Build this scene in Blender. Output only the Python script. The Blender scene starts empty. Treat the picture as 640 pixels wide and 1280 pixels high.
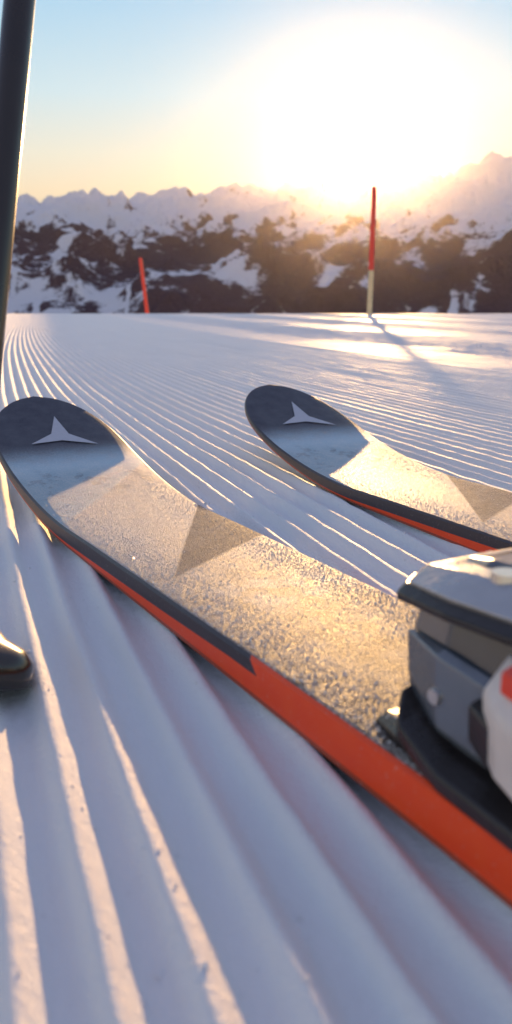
import bpy, math, random
import numpy as np
from mathutils import Vector, Matrix
random.seed(3); rng=np.random.RandomState(7)
S=bpy.context.scene
S.view_settings.view_transform='Standard'; S.view_settings.look='None'; S.view_settings.exposure=0
SUN_EL=math.radians(9.5); SUN_AZ=math.radians(7.0)   # azimuth clockwise from +Y
sd=Vector((math.sin(SUN_AZ)*math.cos(SUN_EL),math.cos(SUN_AZ)*math.cos(SUN_EL),math.sin(SUN_EL)))

# ---------------- noise
_p=rng.permutation(256); _p=np.concatenate([_p,_p,_p]); _g=rng.rand(256)*2*np.pi
def perlin(x,y):
    xi=np.floor(x).astype(np.int64); yi=np.floor(y).astype(np.int64)
    xf=x-xi; yf=y-yi; xi&=255; yi&=255
    def gr(ix,iy,fx,fy):
        a=_g[_p[_p[ix&255]+(iy&255)]]
        return np.cos(a)*fx+np.sin(a)*fy
    u=xf**3*(xf*(xf*6-15)+10); v=yf**3*(yf*(yf*6-15)+10)
    a=gr(xi,yi,xf,yf); b=gr(xi+1,yi,xf-1,yf); c=gr(xi,yi+1,xf,yf-1); d=gr(xi+1,yi+1,xf-1,yf-1)
    return (a*(1-u)+b*u)*(1-v)+(c*(1-u)+d*u)*v
def fbm(x,y,o=5):
    r=0;a=1.
    for i in range(o):
        r=r+a*perlin(x*2**i+i*17.3,y*2**i+i*9.1); a*=.5
    return r
def ridged(x,y,o=6):
    r=0;a=1.;w=1.
    for i in range(o):
        n=1-np.abs(perlin(x*2**i+i*31.7,y*2**i+i*5.9))*2; n=n*n*w
        w=np.clip(n*1.6,0,1); r=r+a*n; a*=.5
    return r

# ---------------- helpers
def grid_mesh(name,X,Y,Z,mat,smooth=True):
    nr,nc=X.shape
    co=np.stack([X,Y,Z],-1).reshape(-1,3).astype(np.float32)
    i=np.arange(nr*nc).reshape(nr,nc)
    q=np.stack([i[:-1,:-1],i[:-1,1:],i[1:,1:],i[1:,:-1]],-1).reshape(-1,4)
    me=bpy.data.meshes.new(name)
    me.vertices.add(len(co)); me.vertices.foreach_set('co',co.ravel())
    me.loops.add(q.size); me.loops.foreach_set('vertex_index',q.ravel().astype(np.int32))
    me.polygons.add(len(q)); me.polygons.foreach_set('loop_start',np.arange(0,q.size,4,dtype=np.int32))
    me.polygons.foreach_set('loop_total',np.full(len(q),4,dtype=np.int32))
    me.polygons.foreach_set('use_smooth',np.full(len(q),smooth))
    me.update(calc_edges=True)
    me.materials.append(mat)
    o=bpy.data.objects.new(name,me); S.collection.objects.link(o); return o
def py_mesh(name,v,f,mats,idx=None,smooth=False,parent=None):
    me=bpy.data.meshes.new(name); me.from_pydata([tuple(map(float,a)) for a in v],[],f); me.update()
    for m in mats: me.materials.append(m)
    if idx is not None: me.polygons.foreach_set('material_index',idx)
    me.polygons.foreach_set('use_smooth',[smooth]*len(f))
    o=bpy.data.objects.new(name,me); S.collection.objects.link(o)
    if parent: o.parent=parent
    return o
class NT:
    def __init__(s,name):
        s.m=bpy.data.materials.new(name); s.m.use_nodes=True; s.t=s.m.node_tree
        s.b=s.t.nodes['Principled BSDF']; s.out=s.t.nodes['Material Output']
    def n(s,typ,ins=None,**k):
        nd=s.t.nodes.new(typ)
        for a,v in k.items(): setattr(nd,a,v)
        for a,v in (ins or {}).items(): s.set(nd.inputs[a],v)
        return nd
    def set(s,sock,v):
        if isinstance(v,bpy.types.NodeSocket): s.t.links.new(v,sock)
        else: sock.default_value=v
    def math(s,op,a,b=0.,c=0.,clamp=False):
        nd=s.t.nodes.new('ShaderNodeMath'); nd.operation=op; nd.use_clamp=clamp
        s.set(nd.inputs[0],a); s.set(nd.inputs[1],b); s.set(nd.inputs[2],c); return nd.outputs[0]
    def step(s,x,lo,hi,a=0.,b=1.):
        nd=s.n('ShaderNodeMapRange',{'Value':x,'From Min':lo,'From Max':hi,'To Min':a,'To Max':b},interpolation_type='SMOOTHSTEP'); return nd.outputs[0]
    def mix(s,f,a,b):
        nd=s.t.nodes.new('ShaderNodeMix'); nd.data_type='RGBA'
        s.set(nd.inputs[0],f); s.set(nd.inputs[6],a); s.set(nd.inputs[7],b); return nd.outputs[2]
    def noise(s,vec,scale,detail=3.,rough=.5):
        nd=s.n('ShaderNodeTexNoise',{'Scale':scale,'Detail':detail,'Roughness':rough})
        if vec is not None: s.t.links.new(vec,nd.inputs['Vector'])
        return nd.outputs['Fac']
    def bump(s,h,st,dist,prev=None):
        nd=s.n('ShaderNodeBump',{'Height':h,'Strength':st,'Distance':dist})
        if prev: s.t.links.new(prev,nd.inputs['Normal'])
        return nd.outputs[0]
def C(r,g,b): return (r,g,b,1)
def simple(name,col,rough=.5,metal=0.,ns=60,var=.25,bump=0.,bscale=400,coat=0.):
    m=NT(name); tc=m.n('ShaderNodeTexCoord').outputs['Object']
    f=m.noise(tc,ns,4)
    m.set(m.b.inputs['Base Color'],m.mix(f,C(*[c*(1-var) for c in col]),C(*[min(1,c*(1+var)) for c in col])))
    m.set(m.b.inputs['Roughness'],m.step(f,.2,.8,rough*.75,min(1,rough*1.25))); m.b.inputs['Metallic'].default_value=metal
    m.b.inputs['Coat Weight'].default_value=coat
    if bump: m.set(m.b.inputs['Normal'],m.bump(m.noise(tc,bscale,3),bump,.001))
    return m.m

# ---------------- snow material
def snow_mat():
    m=NT('groomed_snow'); tc=m.n('ShaderNodeTexCoord').outputs['Object']
    big=m.noise(tc,6,3)
    m.set(m.b.inputs['Base Color'],m.mix(big,C(.86,.85,.86),C(.93,.92,.92)))
    m.b.inputs['Roughness'].default_value=.5
    m.b.inputs['Specular IOR Level'].default_value=.35
    b=m.bump(m.noise(tc,190,5,.8),.8,.0026)
    m.set(m.b.inputs['Normal'],b)
    return m.m
SNOW=snow_mat()

# ---------------- ground (corduroy piste)
PER=.0217
def Pcurve(y):
    t0,t1=math.tan(math.radians(20.5)),math.tan(math.radians(15)); L=2.2
    yy=np.maximum(y,-1)
    return -(t1*y+(t0-t1)*L*(1-np.exp(-yy/L)))
def base_z(x,y):
    z=.0006*np.clip(y,0,13)**2
    over=np.maximum(y-12.5,0)
    z=z-np.where(over<10,.016*over**2,1.6+.32*(over-10))
    return z
def cord(c,y,fade=1.):
    wob=.0015*fbm(c*2.3,y*1.7,3)+.0005*perlin(c*40,y*9)
    ph=(c+wob)/PER*2*np.pi
    lane=np.floor(c/PER)
    amp=.0063*(1+.3*perlin(c*11+3,y*2.2)+.22*perlin(lane*1.37,y*.8+lane))
    f=(.5+.5*np.cos(ph))**1.7
    return amp*f*fade+ .0009*fbm(c*60,y*35,4)*fade + .004*fbm(c*1.2,y*.9,3)*np.clip(1.4-y*.3,.15,1)-.0050
def rngs(a,b,st): return list(np.arange(a,b,st))
cc=[-160,-90,-50,-28,-16,-9,-6,-4.5]+rngs(-3.0,-.45,.0054)+rngs(-.45,1.25,.0019)+rngs(1.25,8.5,.0054)+[8.6,10,14,20,30,50,90,160]
ys=[-6,-4,-3,-2,-1.4,-1,-.7,-.5]+rngs(-.35,.05,.03)+rngs(.05,1.1,.0065)
y=1.1;st=.009
while y<12.5: ys.append(y); y+=st; st=min(st*1.035,.3)
while y<420: ys.append(y); y+=st; st*=1.12
cc=np.array(cc); ys=np.array(ys)
Cg,Yg=np.meshgrid(cc,ys)
fade=((Cg>-3.0)&(Cg<8.55)).astype(float)*np.clip((24-Yg)/8,0,1)*np.clip((Yg+.5)/.2,0,1)
X=Cg+Pcurve(Yg)
Z=base_z(X,Yg)+cord(Cg,Yg,fade)
ground=grid_mesh('snow_piste_ground',X,Yg,Z,SNOW)

def ground_zs(P):
    x=P[:,0];y=P[:,1]; return base_z(x,y)+cord(x-Pcurve(y),y,1.)

def crumbs(name,pts,mat,parent=None,flat=.8):
    P=np.array(pts); n=len(P)
    t=np.array([(1,0,0),(-1,0,0),(0,1,0),(0,-1,0),(0,0,1),(0,0,-1)],float)
    fs=np.array([(0,2,4),(2,1,4),(1,3,4),(3,0,4),(2,0,5),(1,2,5),(3,1,5),(0,3,5)])
    V=t[None]*(P[:,3][:,None]*rng.uniform(.6,1.3,(n,6)))[...,None]; V[...,2]*=flat
    tl=rng.uniform(-.5,.5,n)[:,None]; a=rng.uniform(0,6.28,n)[:,None]
    x=V[...,0]*np.cos(tl)-V[...,2]*np.sin(tl); z=V[...,0]*np.sin(tl)+V[...,2]*np.cos(tl); yv=V[...,1]
    V=np.stack([x*np.cos(a)-yv*np.sin(a),x*np.sin(a)+yv*np.cos(a),z],-1)+P[:,None,:3]
    q=(fs[None]+np.arange(n)[:,None,None]*6).reshape(-1,3)
    me=bpy.data.meshes.new(name)
    me.vertices.add(n*6); me.vertices.foreach_set('co',V.reshape(-1).astype(np.float32))
    me.loops.add(q.size); me.loops.foreach_set('vertex_index',q.ravel().astype(np.int32))
    me.polygons.add(len(q)); me.polygons.foreach_set('loop_start',np.arange(0,q.size,3,dtype=np.int32)); me.polygons.foreach_set('loop_total',np.full(len(q),3,dtype=np.int32))
    me.polygons.foreach_set('use_smooth',np.zeros(len(q),bool))
    me.update(calc_edges=True); me.materials.append(mat)
    o=bpy.data.objects.new(name,me); S.collection.objects.link(o)
    if parent: o.parent=parent
    return o
pts=[]
for i in range(1500):
    y=.12+ (random.random()**2.0)*5; x=random.uniform(-.42,.42)*(y+.15)
    r=random.uniform(.0003,.0008)*(1+.7*y)
    if random.random()<.05: r*=1.8
    pts.append([x,y,0,r])
for i in range(70):
    k=random.choice([(.9,3.2),(-1.2,5.5)])
    pts.append([random.gauss(k[0],.35),random.gauss(k[1],.2),0,random.uniform(.002,.006)])
pts=np.array(pts); pts[:,2]=ground_zs(pts)+pts[:,3]*.25
crumbs('snow_crumbs',pts,SNOW)

# ---------------- mountains
def mountain():
    az=np.radians(np.linspace(-34,34,1150)); 
    d=np.concatenate([np.linspace(350,2600,40),np.linspace(2650,6200,420),np.linspace(6220,15000,320)])
    A,D=np.meshgrid(az,d); X=D*np.sin(A);Y=D*np.cos(A)
    ad=np.degrees(A)
    midt=np.interp(ad,[-34,-18,-14,-10,-6,-1,4,8,13,18,34],[.09,.090,.095,.098,.099,.094,.090,.090,.098,.096,.11])
    fart=np.interp(ad,[-34,-19,-15,-10,-4,0,4,8,12,16,18,34],[.124,.125,.129,.135,.144,.148,.149,.150,.158,.168,.176,.19])
    dd=D+450*fbm(X/1700,Y/1700,3)
    s=lambda a,b,x:(lambda t:t*t*(3-2*t))(np.clip((x-a)/(b-a),0,1))
    z=-130-570*s(350,2300,D)
    z=z+(midt*5200+620)*s(2300,5300,dd)
    r=ridged(X/1000+3.1,Y/1000+7.7,7)
    z=z+(r-1.0)*125*s(2300,3600,D)*(1-.4*s(5000,6000,D))
    z=z-140*s(5500,6600,dd)
    z=z+(fart*10500-midt*5200+60)*s(6000,10500,D+300*fbm(X/1500,Y/1500,3))-1500*s(11500,15000,D)
    r2=ridged(X/1250+11.3,Y/1250+2.7,8)
    z=z+(r2-1.0)*180*s(6000,9000,D)
    n=.75*fbm(X/210,Y/240,6)+.65*fbm(X/700+5,Y/900+1,4)
    gz=np.gradient(z,axis=0)/np.gradient(D,axis=0)
    gx=np.gradient(z,axis=1)/(D*(az[1]-az[0]))
    el=z/D
    open_=n*1.5-.26+ 1.5*np.clip((el-.074)/.05,0,1)+.45*s(5,15,ad)*s(.04,.09,el) -.25*np.clip(gz-.4,0,1)-.5*np.clip(np.abs(gx)-.4,0,1)
    rock=s(.05,.45,ridged(X/300+1,Y/420+4,5)-1.3)*s(6500,8500,D)
    snow=np.clip(open_*1.2+.45,0,1)*(1-.28*rock)
    for (a0,a1,d0,d1,w) in [(-16.9,-16.0,3950,4500,.22),(-15.4,-14.6,3700,4350,.26),(-15.9,-15.2,3100,3250,.8),(-13.6,-11.2,4700,5100,.5),(-9.2,-8.6,3500,4300,.16),(-5.4,-5.0,2950,3150,.7),(-3.0,-1.2,4300,4700,.5),(4.5,6.2,4100,4500,.6),(10,12.2,3900,4300,.5),(14.5,13.4,3500,4400,.3)]:
        t=(D-d0)/(d1-d0); c=a0+(a1-a0)*t+.25*perlin(D/130,A*0+a0)
        ww=w*(1+.9*perlin(D/60+a0,A*60))
        k=np.clip(1.5-np.abs(ad-c)/ww,0,1)*np.clip(np.minimum(t,1-t)*12,0,1)
        snow=np.maximum(snow,k)
    m=NT('alpine_slopes'); tc=m.n('ShaderNodeTexCoord').outputs['Object']
    at=m.n('ShaderNodeAttribute',attribute_name='snowmask').outputs['Fac']
    nz=m.noise(tc,.02,7,.75)
    f=m.step(m.math('ADD',at,m.math('MULTIPLY_ADD',nz,2.4,-1.2)),.30,.80)
    forest=m.mix(m.noise(tc,.05,4,.7),C(.034,.022,.034),C(.16,.10,.115))
    m.set(m.b.inputs['Base Color'],m.mix(f,forest,C(.86,.84,.88)))
    m.b.inputs['Roughness'].default_value=.9; m.b.inputs['Specular IOR Level'].default_value=.1
    m.set(m.b.inputs['Normal'],m.bump(m.noise(tc,.02,6,.7),.9,30.))
    o=grid_mesh('mountain_range',X,Y,z,m.m)
    a=o.data.attributes.new('snowmask','FLOAT','POINT'); a.data.foreach_set('value',snow.ravel().astype(np.float32))
mountain()

# ---------------- valley haze (real volume)
def haze():
    m=bpy.data.materials.new('valley_haze'); m.use_nodes=True; t=m.node_tree; t.nodes.clear()
    o=t.nodes.new('ShaderNodeOutputMaterial'); v=t.nodes.new('ShaderNodeVolumeScatter')
    v.inputs['Color'].default_value=C(.95,.86,.86); v.inputs['Density'].default_value=7.5e-6; v.inputs['Anisotropy'].default_value=.925
    t.links.new(v.outputs[0],o.inputs['Volume'])
    x0,x1,y0,y1,z0,z1=-9500,9500,700,15500,-900,1700
    V=[(x,y,z) for x in(x0,x1) for y in(y0,y1) for z in(z0,z1)]
    F=[(0,1,3,2),(4,6,7,5),(0,4,5,1),(2,3,7,6),(0,2,6,4),(1,5,7,3)]
    py_mesh('valley_haze',V,F,[m])
haze()

# ---------------- skis
def ski_top_mat():
    m=NT('ski_topsheet_frosted'); tc=m.n('ShaderNodeTexCoord').outputs['Object']
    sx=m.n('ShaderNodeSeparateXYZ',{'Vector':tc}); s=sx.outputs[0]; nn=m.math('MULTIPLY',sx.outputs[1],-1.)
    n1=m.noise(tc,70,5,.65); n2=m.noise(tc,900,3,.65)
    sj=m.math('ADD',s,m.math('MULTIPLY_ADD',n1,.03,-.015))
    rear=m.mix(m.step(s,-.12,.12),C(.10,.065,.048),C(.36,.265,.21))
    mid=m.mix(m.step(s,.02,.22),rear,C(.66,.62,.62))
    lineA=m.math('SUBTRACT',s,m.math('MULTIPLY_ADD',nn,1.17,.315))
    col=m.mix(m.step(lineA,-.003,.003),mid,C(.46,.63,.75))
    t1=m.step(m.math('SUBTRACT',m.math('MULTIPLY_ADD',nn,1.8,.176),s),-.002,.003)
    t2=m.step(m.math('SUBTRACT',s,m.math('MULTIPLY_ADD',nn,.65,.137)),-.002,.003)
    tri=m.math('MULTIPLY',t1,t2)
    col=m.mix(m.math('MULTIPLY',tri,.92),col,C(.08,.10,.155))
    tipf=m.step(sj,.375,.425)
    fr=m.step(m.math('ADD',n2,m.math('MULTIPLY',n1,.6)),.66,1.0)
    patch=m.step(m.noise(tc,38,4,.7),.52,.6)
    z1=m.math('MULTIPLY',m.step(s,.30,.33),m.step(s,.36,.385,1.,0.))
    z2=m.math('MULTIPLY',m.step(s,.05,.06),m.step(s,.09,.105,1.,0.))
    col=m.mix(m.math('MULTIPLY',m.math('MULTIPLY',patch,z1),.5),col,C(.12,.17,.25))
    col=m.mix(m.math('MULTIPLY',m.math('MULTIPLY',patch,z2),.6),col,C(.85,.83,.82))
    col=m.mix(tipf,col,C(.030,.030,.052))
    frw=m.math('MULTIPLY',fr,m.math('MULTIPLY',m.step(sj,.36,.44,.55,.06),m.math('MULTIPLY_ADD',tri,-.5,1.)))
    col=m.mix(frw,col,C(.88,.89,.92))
    m.set(m.b.inputs['Base Color'],col)
    m.set(m.b.inputs['Specular IOR Level'],m.math('MULTIPLY_ADD',tri,-.25,.42))
    m.set(m.b.inputs['Roughness'],m.math('ADD',m.step(n2,.3,.7,.30,.68),m.math('MULTIPLY',tri,.15)))
    st=m.step(sj,.34,.43,1.,.12)
    b2=m.n('ShaderNodeBump',{'Height':m.noise(tc,1050,4,.85),'Distance':.0020}); m.set(b2.inputs['Strength'],st)
    m.set(m.b.inputs['Normal'],b2.outputs[0])
    return m.m
def ski_side_mat():
    m=NT('ski_sidewall'); tc=m.n('ShaderNodeTexCoord').outputs['Object']
    g=m.n('ShaderNodeAttribute',attribute_name='hfrac').outputs['Fac']
    s=m.n('ShaderNodeSeparateXYZ',{'Vector':tc}).outputs[0]
    thr=m.n('ShaderNodeMapRange',{'Value':s,'From Min':.03,'From Max':.30,'To Min':.62,'To Max':.12}).outputs[0]
    dark=m.math('MULTIPLY',m.math('GREATER_THAN',g,thr),m.math('GREATER_THAN',m.math('SUBTRACT',s,m.math('MULTIPLY',g,.02)),-.005))
    low=m.math('LESS_THAN',g,.10)
    col=m.mix(m.noise(tc,120,3),C(.94,.06,.006),C(.99,.10,.010))
    col=m.mix(dark,col,C(.045,.038,.045)); col=m.mix(low,col,C(.40,.07,.03))
    dust=m.step(m.noise(tc,600,3,.7),.60,.76)
    col=m.mix(m.math('MULTIPLY',dust,.25),col,C(.8,.7,.65))
    m.set(m.b.inputs['Base Color'],col); m.b.inputs['Roughness'].default_value=.4
    return m.m
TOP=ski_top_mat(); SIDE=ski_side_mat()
BASE=simple('ski_base',(.02,.02,.022),.4)
EMB=simple('emblem_grey',(.50,.50,.56),.5,ns=300,var=.15)
FROST=NT('frost_crystals'); FROST.b.inputs['Base Color'].default_value=C(.92,.92,.93); FROST.b.inputs['Roughness'].default_value=.12
BLK=simple('black_plastic',(.022,.018,.018),.3,bump=.2); GREY=simple('binding_grey',(.44,.44,.45),.24,metal=.5,bump=.2,coat=.3)
MGREY=simple('binding_smoke',(.15,.17,.20),.18,metal=.2,bump=.2,coat=.7)
LGREY=simple('binding_light',(.70,.64,.59),.4,bump=.2); RED=simple('binding_red',(.78,.05,.02),.4); STEEL=simple('steel',(.6,.58,.55),.25,metal=1.)
DGREY=simple('binding_dark',(.06,.072,.09),.2,coat=.7,bump=.15)

SE=.515
def W(s):
    w=np.interp(s,[-1.25,-1.15,-1.0,-.5,-.1,.0,.2,.38,.42],[.06,.095,.098,.082,.088,.092,.101,.109,.109])
    if s>.40: w=.109*max(0,1-((s-.40)/(SE-.40))**2.7)**.5
    return float(w)
def ZB(s):
    t=max(0,(s-.24)/(SE-.24)); z=.0015+.0625*t**1.9
    t2=max(0,(-1.1-s)/.15); return z+.015*t2**2
def TH(s): return float(np.interp(s,[-1.2,-1.0,-.3,.0,.2,.4,SE],[.008,.011,.0170,.0155,.012,.006,.0035]))
def ztop(s): return ZB(s)+TH(s)
def make_ski(name,origin,ang,bind=True):
    E=bpy.data.objects.new(name,None); S.collection.objects.link(E)
    ss=np.concatenate([np.arange(-1.25,-.3,.05),np.arange(-.3,.38,.012),.38+(SE-.38)*(1-(1-np.linspace(0,1,50))**2)])
    V=[];hf=[]
    for s in ss:
        w=max(W(s),.0008); zb=ZB(s); th=TH(s); bev=min(.0022,w*.3,th*.4)
        sec=[(-w/2,zb,0),(-w/2,zb+th*.12,.1),(-w/2,zb+th*.5,.5),(-w/2+bev*.3,zb+th-bev*.5,.9),(-w/2+bev,zb+th,1)]
        for k in range(1,8): 
            f=-1+2*k/8; sec.append(((w/2-bev)*f,zb+th+.0006*(1-f*f),1))
        sec+=[(w/2-bev,zb+th,1),(w/2-bev*.3,zb+th-bev*.5,.9),(w/2,zb+th*.5,.5),(w/2,zb+th*.12,.1),(w/2,zb,0)]
        for (yy,zz,h) in sec: V.append((s,yy,zz)); hf.append(h)
    n=len(sec); F=[];I=[]
    for i in range(len(ss)-1):
        for j in range(n):
            k=(j+1)%n
            F.append((i*n+j,(i+1)*n+j,(i+1)*n+k,i*n+k)[::-1]); I.append(2 if j==n-1 else (1 if (j<4 or j>=12) else 0))
    F.append(tuple(range(n))); I.append(1); F.append(tuple(range((len(ss)-1)*n,len(ss)*n))[::-1]); I.append(1)
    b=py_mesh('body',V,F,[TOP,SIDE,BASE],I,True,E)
    a=b.data.attributes.new('hfrac','FLOAT','POINT'); a.data.foreach_set('value',hf)
    b.data.set_sharp_from_angle(angle=math.radians(38))
    cs_,cn=.437,0.002; pts2=[]
    for k in range(3):
        a0=math.radians(8+120*k); L=[.038,.033,.030][k]
        pts2.append((L,a0)); pts2.append((.0085,a0+math.radians(60)))
    EV=[];EF=[];N=10
    def put(s_,n_): EV.append((s_,-n_,ztop(s_)+.0016))
    for k in range(6):
        r0,a0=pts2[k]; r1,a1=pts2[(k+1)%6]
        p0=(cs_+r0*math.cos(a0),cn+r0*math.sin(a0)); p1=(cs_+r1*math.cos(a1),cn+r1*math.sin(a1))
        b0=len(EV)
        for i in range(N+1):
            t=i/N
            for q in (p0,p1): put(cs_+(q[0]-cs_)*t,cn+(q[1]-cn)*t)
        for i in range(N):
            EF.append((b0+2*i,b0+2*i+1,b0+2*i+3,b0+2*i+2))
    py_mesh('emblem',EV,EF,[EMB],parent=E)
    P=[]
    for i in range(36000):
        s=random.uniform(-.15,.36)
        if s>.12 and random.random()<(s-.12)/.24: continue
        w=W(s)-.004; yy=random.uniform(-w/2,w/2)
        if s<.176-1.8*yy and s>.137-.65*yy and random.random()<.85: continue
        r=random.uniform(.00013,.00033)
        if random.random()<.06: r*=1.7
        P.append((s,yy,ztop(s)+.0004+r*.2,r))
    crumbs('frost',P,FROST.m,E,1.)
    if bind: binding(E)
    E.location=origin; E.rotation_euler=(0,0,math.atan2(math.cos(ang),-math.sin(ang)))
    return E
DX=0.
def loft(name,secs,mat,E,bev=.002,seg=3):
    n=len(secs[0][1]); V=[];F=[]
    for x,l in secs:
        for (y,z) in l: V.append((x+DX,y,z))
    for i in range(len(secs)-1):
        for j in range(n): k=(j+1)%n; F.append((i*n+j,i*n+k,(i+1)*n+k,(i+1)*n+j))
    F.append(tuple(range(n))[::-1]); F.append(tuple(range((len(secs)-1)*n,len(secs)*n)))
    o=py_mesh(name,V,F,[mat],parent=E,smooth=False)
    import bmesh
    bm=bmesh.new(); bm.from_mesh(o.data); bmesh.ops.recalc_face_normals(bm,faces=bm.faces)
    bm.to_mesh(o.data); bm.free()
    if bev:
        md=o.modifiers.new('b','BEVEL'); md.width=bev; md.segments=seg; md.limit_method='ANGLE'; md.angle_limit=math.radians(12); md.harden_normals=True
        o.data.polygons.foreach_set('use_smooth',[True]*len(o.data.polygons))
    return o
def hexsec(hw,z0,z1,ch=.35,tw=.65):
    zm=z0+(z1-z0)*(1-ch)
    return [(-hw,z0),(hw,z0),(hw*1.02,zm),(hw*tw,z1),(-hw*tw,z1),(-hw*1.02,zm)]
def cyl(name,p0,p1,r0,r1,mat,E,n=20,dx=0.):
    p0=Vector(p0)+Vector((dx,0,0));p1=Vector(p1)+Vector((dx,0,0));d=(p1-p0).normalized(); a=d.orthogonal().normalized(); b=d.cross(a)
    V=[];F=[]
    for p,r in((p0,r0),(p1,r1)):
        for i in range(n): t=6.28318*i/n; V.append(p+a*math.cos(t)*r+b*math.sin(t)*r)
    for i in range(n): F.append((i,(i+1)%n,n+(i+1)%n,n+i))
    F.append(tuple(range(n))[::-1]);F.append(tuple(range(n,2*n)))
    o=py_mesh(name,V,F,[mat],parent=E,smooth=True); o.data.set_sharp_from_angle(angle=math.radians(40)); return o
def binding(E):
    global DX
    DX=.020; z=.0160
    loft('base_plate',[(-.42,hexsec(.036,z-.001,z+.005,.4,.9)),(-.30,hexsec(.038,z-.001,z+.008,.4,.9)),(-.085,hexsec(.038,z-.001,z+.008,.4,.9)),(-.070,hexsec(.034,z-.001,z+.004,.4,.9))],BLK,E,.001)
    loft('toe_housing',[(-.070,hexsec(.017,z+.024,z+.042,.4,.8)),(-.079,hexsec(.029,z+.016,z+.047,.5,.84)),(-.098,hexsec(.034,z+.010,z+.049,.5,.86)),(-.128,hexsec(.034,z+.008,z+.050,.45,.85)),(-.142,hexsec(.029,z+.008,z+.046,.4,.8))],DGREY,E,.0014)
    for sg in (1,-1):
        loft('side_cheek',[(-.080,[(sg*.0285,z+.022),(sg*.0305,z+.022),(sg*.0315,z+.036),(sg*.029,z+.036)]),(-.10,[(sg*.034,z+.014),(sg*.0365,z+.014),(sg*.0375,z+.036),(sg*.034,z+.038)]),(-.124,[(sg*.034,z+.012),(sg*.0365,z+.012),(sg*.0375,z+.034),(sg*.034,z+.036)])],MGREY,E,.0008)
        cyl('cheek_screw',(-.100,sg*.0355,z+.024),(-.100,sg*.0382,z+.024),.0028,.0022,STEEL,E,12,dx=DX)
    loft('nose_facet',[(-.074,hexsec(.012,z+.016,z+.030,.5,.7)),(-.088,hexsec(.024,z+.009,z+.024,.5,.8)),(-.11,hexsec(.030,z+.0085,z+.020,.5,.8))],BLK,E,.0012)
    loft('top_collar',[(-.066,hexsec(.020,z+.043,z+.0475,.5,.9)),(-.074,hexsec(.031,z+.043,z+.0485,.5,.9)),(-.100,hexsec(.0355,z+.046,z+.0505,.5,.9)),(-.126,hexsec(.034,z+.047,z+.0515,.5,.9)),(-.148,hexsec(.027,z+.045,z+.049,.5,.9))],BLK,E,.0008)
    loft('top_cover',[(-.067,hexsec(.017,z+.0470,z+.0500,.7,.8)),(-.076,hexsec(.028,z+.0478,z+.0535,.7,.72)),(-.098,hexsec(.032,z+.050,z+.0570,.75,.68)),(-.124,hexsec(.030,z+.051,z+.0575,.75,.68)),(-.146,hexsec(.024,z+.048,z+.0530,.7,.7))],GREY,E,.0012)
    loft('cover_inlay',[(-.080,hexsec(.010,z+.0530,z+.0552,.5,.8)),(-.092,hexsec(.013,z+.0550,z+.0580,.5,.8)),(-.118,hexsec(.013,z+.0560,z+.0590,.5,.8)),(-.126,hexsec(.010,z+.0560,z+.0587,.5,.8))],DGREY,E,.0006)
    for sg in(-1,1):
        w=[]
        for (x,y,hw) in [(-.120,.034,.008),(-.132,.042,.008),(-.150,.049,.006),(-.172,.051,.005)]:
            w.append((x,[(sg*(y-hw),z+.016),(sg*(y+hw*.6),z+.018),(sg*(y+hw*.8),z+.036),(sg*(y-hw*.4),z+.045),(sg*(y-hw),z+.038)]))
        loft('wing',w,LGREY,E,.002)
        loft('wing_roller',[(-.116,[(sg*.034,z+.018),(sg*.040,z+.019),(sg*.041,z+.030),(sg*.034,z+.032)]),(-.128,[(sg*.036,z+.016),(sg*.044,z+.017),(sg*.0455,z+.030),(sg*.036,z+.033)])],BLK,E,.0012)
        loft('side_lever',[(-.080,[(sg*.022,z+.011),(sg*.032,z+.011),(sg*.033,z+.017),(sg*.022,z+.020)]),(-.088,[(sg*.026,z+.005),(sg*.040,z+.004),(sg*.041,z+.011),(sg*.026,z+.015)]),(-.110,[(sg*.030,z+.002),(sg*.044,z+.001),(sg*.045,z+.007),(sg*.030,z+.011)]),(-.18,[(sg*.028,z+.002),(sg*.046,z-.000),(sg*.047,z+.006),(sg*.028,z+.011)])],BLK,E,.0016)
        loft('red_insert',[(-.130,[(sg*.038,z+.042),(sg*.045,z+.040),(sg*.045,z+.046),(sg*.038,z+.048)]),(-.170,[(sg*.044,z+.043),(sg*.053,z+.041),(sg*.053,z+.046),(sg*.044,z+.048)])],RED,E,.001)
    cyl('adjust_screw',(-.066,0,z+.034),(-.078,0,z+.034),.006,.008,STEEL,E,dx=DX)
    cyl('pivot',(-.105,.018,z+.055),(-.105,.018,z+.0590),.005,.0042,STEEL,E,dx=DX)
    cyl('pivot',(-.105,-.018,z+.055),(-.105,-.018,z+.0590),.005,.0042,STEEL,E,dx=DX)
    loft('afd_pad',[(-.175,hexsec(.030,z+.006,z+.015,.4,.9)),(-.215,hexsec(.030,z+.006,z+.014,.4,.9))],GREY,E,.0015)
    loft('heel_base',[(-.42,hexsec(.034,z+.003,z+.016,.4,.9)),(-.56,hexsec(.034,z+.001,z+.012,.4,.9))],BLK,E,.002)
    loft('heel_housing',[(-.43,hexsec(.018,z+.030,z+.060,.4,.7)),(-.45,hexsec(.030,z+.012,z+.072,.4,.66)),(-.49,hexsec(.032,z+.012,z+.078,.4,.68)),(-.53,hexsec(.024,z+.012,z+.055,.35,.7))],DGREY,E,.002)
    loft('heel_lever',[(-.50,hexsec(.018,z+.076,z+.083,.4,.8)),(-.55,hexsec(.016,z+.070,z+.077,.4,.8)),(-.585,hexsec(.014,z+.058,z+.065,.4,.8))],GREY,E,.002)
    P=[]
    for i in range(3500):
        x=random.uniform(-.3,-.051);yy=random.uniform(-.036,.036); P.append((x,yy,z+.0080-.004*max(0,(x+.065)/.015),random.uniform(.0002,.0006)))
    crumbs('plate_frost',P,FROST.m,E,1.)
    P=[]
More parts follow.
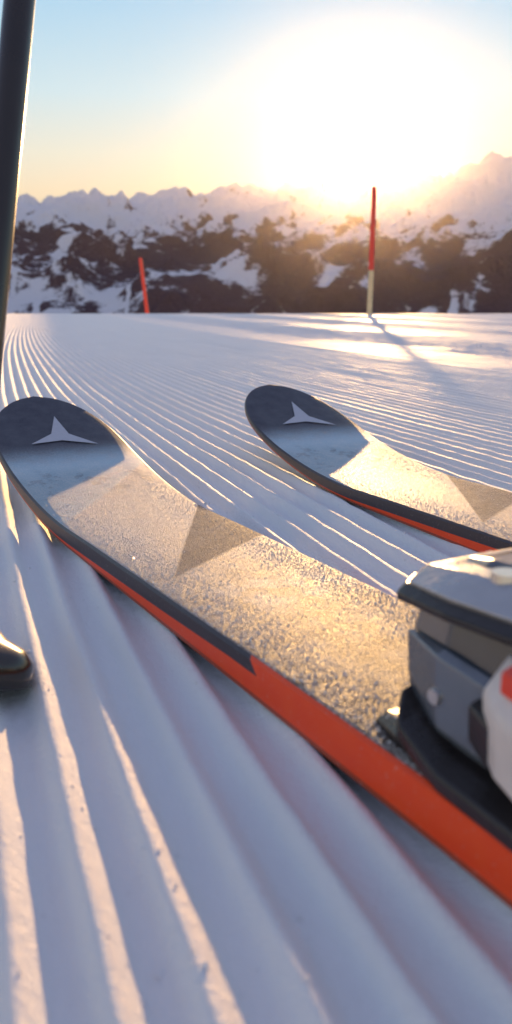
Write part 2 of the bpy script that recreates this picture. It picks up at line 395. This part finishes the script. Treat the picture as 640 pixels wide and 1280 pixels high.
    for i in range(1500):
        x=random.uniform(-.122,-.058);yy=random.uniform(-.020,.020); P.append((x,yy,z+.0558+.0015*(1-abs(yy)/.02)+(0 if x<-.078 else -.11*(x+.078)),random.uniform(.00012,.0003)))
    crumbs('cover_frost',P,FROST.m,E,1.)
A1=math.radians(29)
make_ski('ski',(.044,.293,0),A1)
A2=math.radians(23.5)
tip=Vector((.014,.865,0)); d2=Vector((-math.sin(A2),math.cos(A2),0))
make_ski('ski',tip-d2*SE,A2)

# ---------------- ski pole
def ski_pole():
    E=bpy.data.objects.new('ski_pole',None); S.collection.objects.link(E)
    p0=Vector((-.121,.2725,-.045)); pt=Vector((-.106,.405,.282)); d=(pt-p0).normalized()
    shaft=simple('pole_shaft',(.02,.014,.010),.3,ns=30,coat=.3)
    P=lambda l:p0+d*l
    cyl('tip',P(0),P(.05),.0015,.005,STEEL,E)
    cyl('ferrule',P(.035),P(.095),.0075,.0085,BLK,E)
    cyl('shaft',P(.09),P(1.15),.0062,.0090,shaft,E,28)
    cyl('grip',P(1.13),P(1.25),.013,.017,BLK,E)
    cyl('grip_head',P(1.25),P(1.28),.019,.012,BLK,E)
    c=P(.058); a=d.orthogonal().normalized(); b=d.cross(a)
    V=[];F=[];n=48
    prof=[(.007,.004),(.014,.001),(.022,-.005),(.026,-.009),(.0295,-.008),(.0298,.001),(.026,.006),(.018,.010),(.012,.016),(.007,.018)]
    for i in range(n):
        t=6.28318*i/n
        for r,h in prof: V.append(c+(a*math.cos(t)+b*math.sin(t))*(r*(1+.05*math.cos(6*t)*(r>.02)))+d*h)
    m=len(prof)
    for i in range(n):
        for j in range(m): k=(j+1)%m; F.append((i*m+j,((i+1)%n)*m+j,((i+1)%n)*m+k,i*m+k))
    py_mesh('basket',V,F,[simple('basket_plastic',(.025,.018,.012),.25,coat=.5)],smooth=True,parent=E)
ski_pole()

# ---------------- piste markers
def marker(base,top,r,lower,split):
    E=bpy.data.objects.new('piste_marker_pole',None); S.collection.objects.link(E)
    b=Vector(base);t=Vector(top); red=simple('marker_red',(.85,.06,.03),.45,ns=8); low=simple('marker_lower',lower,.6,ns=8)
    mid=b.lerp(t,split)
    cyl('lower_shaft',b,mid,r*1.05,r*1.0,low,E); cyl('upper_shaft',mid,t,r,r*.85,red,E)
    cyl('cap',t,t+(t-b).normalized()*.02,r*.85,r*.5,red,E)
marker((1.62,11.8,-.4),(1.64,11.85,1.79),.036,(.85,.62,.34),.50)
marker((-2.86,24.0,-3.2),(-3.38,24.5,1.62),.06,(.85,.06,.03),.4)

# ---------------- world
w=bpy.data.worlds.new('World'); S.world=w; w.use_nodes=True; t=w.node_tree
bg=t.nodes['Background']; sky=t.nodes.new('ShaderNodeTexSky'); sky.sky_type='NISHITA'; sky.sun_disc=False
sky.sun_elevation=SUN_EL; sky.sun_rotation=SUN_AZ; sky.altitude=1500; sky.air_density=1.0; sky.dust_density=.3; sky.ozone_density=1.5
bg.inputs['Strength'].default_value=.010; t.links.new(sky.outputs[0],bg.inputs[0])
tc=t.nodes.new('ShaderNodeTexCoord'); dot=t.nodes.new('ShaderNodeVectorMath'); dot.operation='DOT_PRODUCT'
nm=t.nodes.new('ShaderNodeVectorMath'); nm.operation='NORMALIZE'; t.links.new(tc.outputs['Generated'],nm.inputs[0])
t.links.new(nm.outputs[0],dot.inputs[0]); dot.inputs[1].default_value=sd
mx=t.nodes.new('ShaderNodeMath'); mx.operation='MAXIMUM'; t.links.new(dot.outputs['Value'],mx.inputs[0]); mx.inputs[1].default_value=0
last=bg.outputs[0]
def add(sh):
    global last
    ad=t.nodes.new('ShaderNodeAddShader'); t.links.new(last,ad.inputs[0]); t.links.new(sh,ad.inputs[1]); last=ad.outputs[0]
sp=t.nodes.new('ShaderNodeSeparateXYZ'); t.links.new(nm.outputs[0],sp.inputs[0])
rp=t.nodes.new('ShaderNodeValToRGB'); t.links.new(sp.outputs[2],rp.inputs[0]); cr=rp.color_ramp
stops=[(0,(.60,.40,.28)),(.13,(.96,.76,.50)),(.17,(.88,.83,.66)),(.23,(.66,.82,.86)),(.31,(.46,.71,.89)),(.5,(.30,.36,.56)),(1.,(.25,.29,.49))]
cr.elements[0].position=0; cr.elements[0].color=C(*stops[0][1]); cr.elements[1].position=1; cr.elements[1].color=C(*stops[-1][1])
for p_,c_ in stops[1:-1]:
    e=cr.elements.new(p_); e.color=C(*c_)
b3=t.nodes.new('ShaderNodeBackground'); t.links.new(rp.outputs[0],b3.inputs[0]); b3.inputs[1].default_value=.92; add(b3.outputs[0])
for n,amp,col in [(4000,26,C(1,.92,.75)),(500,.5,C(1,.82,.5))]:
    p=t.nodes.new('ShaderNodeMath'); p.operation='POWER'; t.links.new(mx.outputs[0],p.inputs[0]); p.inputs[1].default_value=n
    q=t.nodes.new('ShaderNodeMath'); q.operation='MULTIPLY'; t.links.new(p.outputs[0],q.inputs[0]); q.inputs[1].default_value=amp
    b2=t.nodes.new('ShaderNodeBackground'); b2.inputs[0].default_value=col; t.links.new(q.outputs[0],b2.inputs[1]); add(b2.outputs[0])
t.links.new(last,t.nodes['World Output'].inputs[0])

L=bpy.data.lights.new('sun','SUN'); L.energy=5; L.angle=math.radians(.5); L.color=(1,.57,.22)
lo=bpy.data.objects.new('sun',L); S.collection.objects.link(lo); lo.rotation_euler=(-sd).to_track_quat('-Z','Y').to_euler()

# ---------------- camera
cam=bpy.data.cameras.new('camera'); co=bpy.data.objects.new('camera',cam); S.collection.objects.link(co)
cam.sensor_fit='VERTICAL'; cam.sensor_height=24; cam.lens=18.75; cam.clip_start=.01; cam.clip_end=40000
co.location=(0,0,.145); co.rotation_euler=(math.radians(90)-math.atan(.252),0,0)
cam.dof.use_dof=True; cam.dof.focus_distance=.55; cam.dof.aperture_fstop=8
S.camera=co
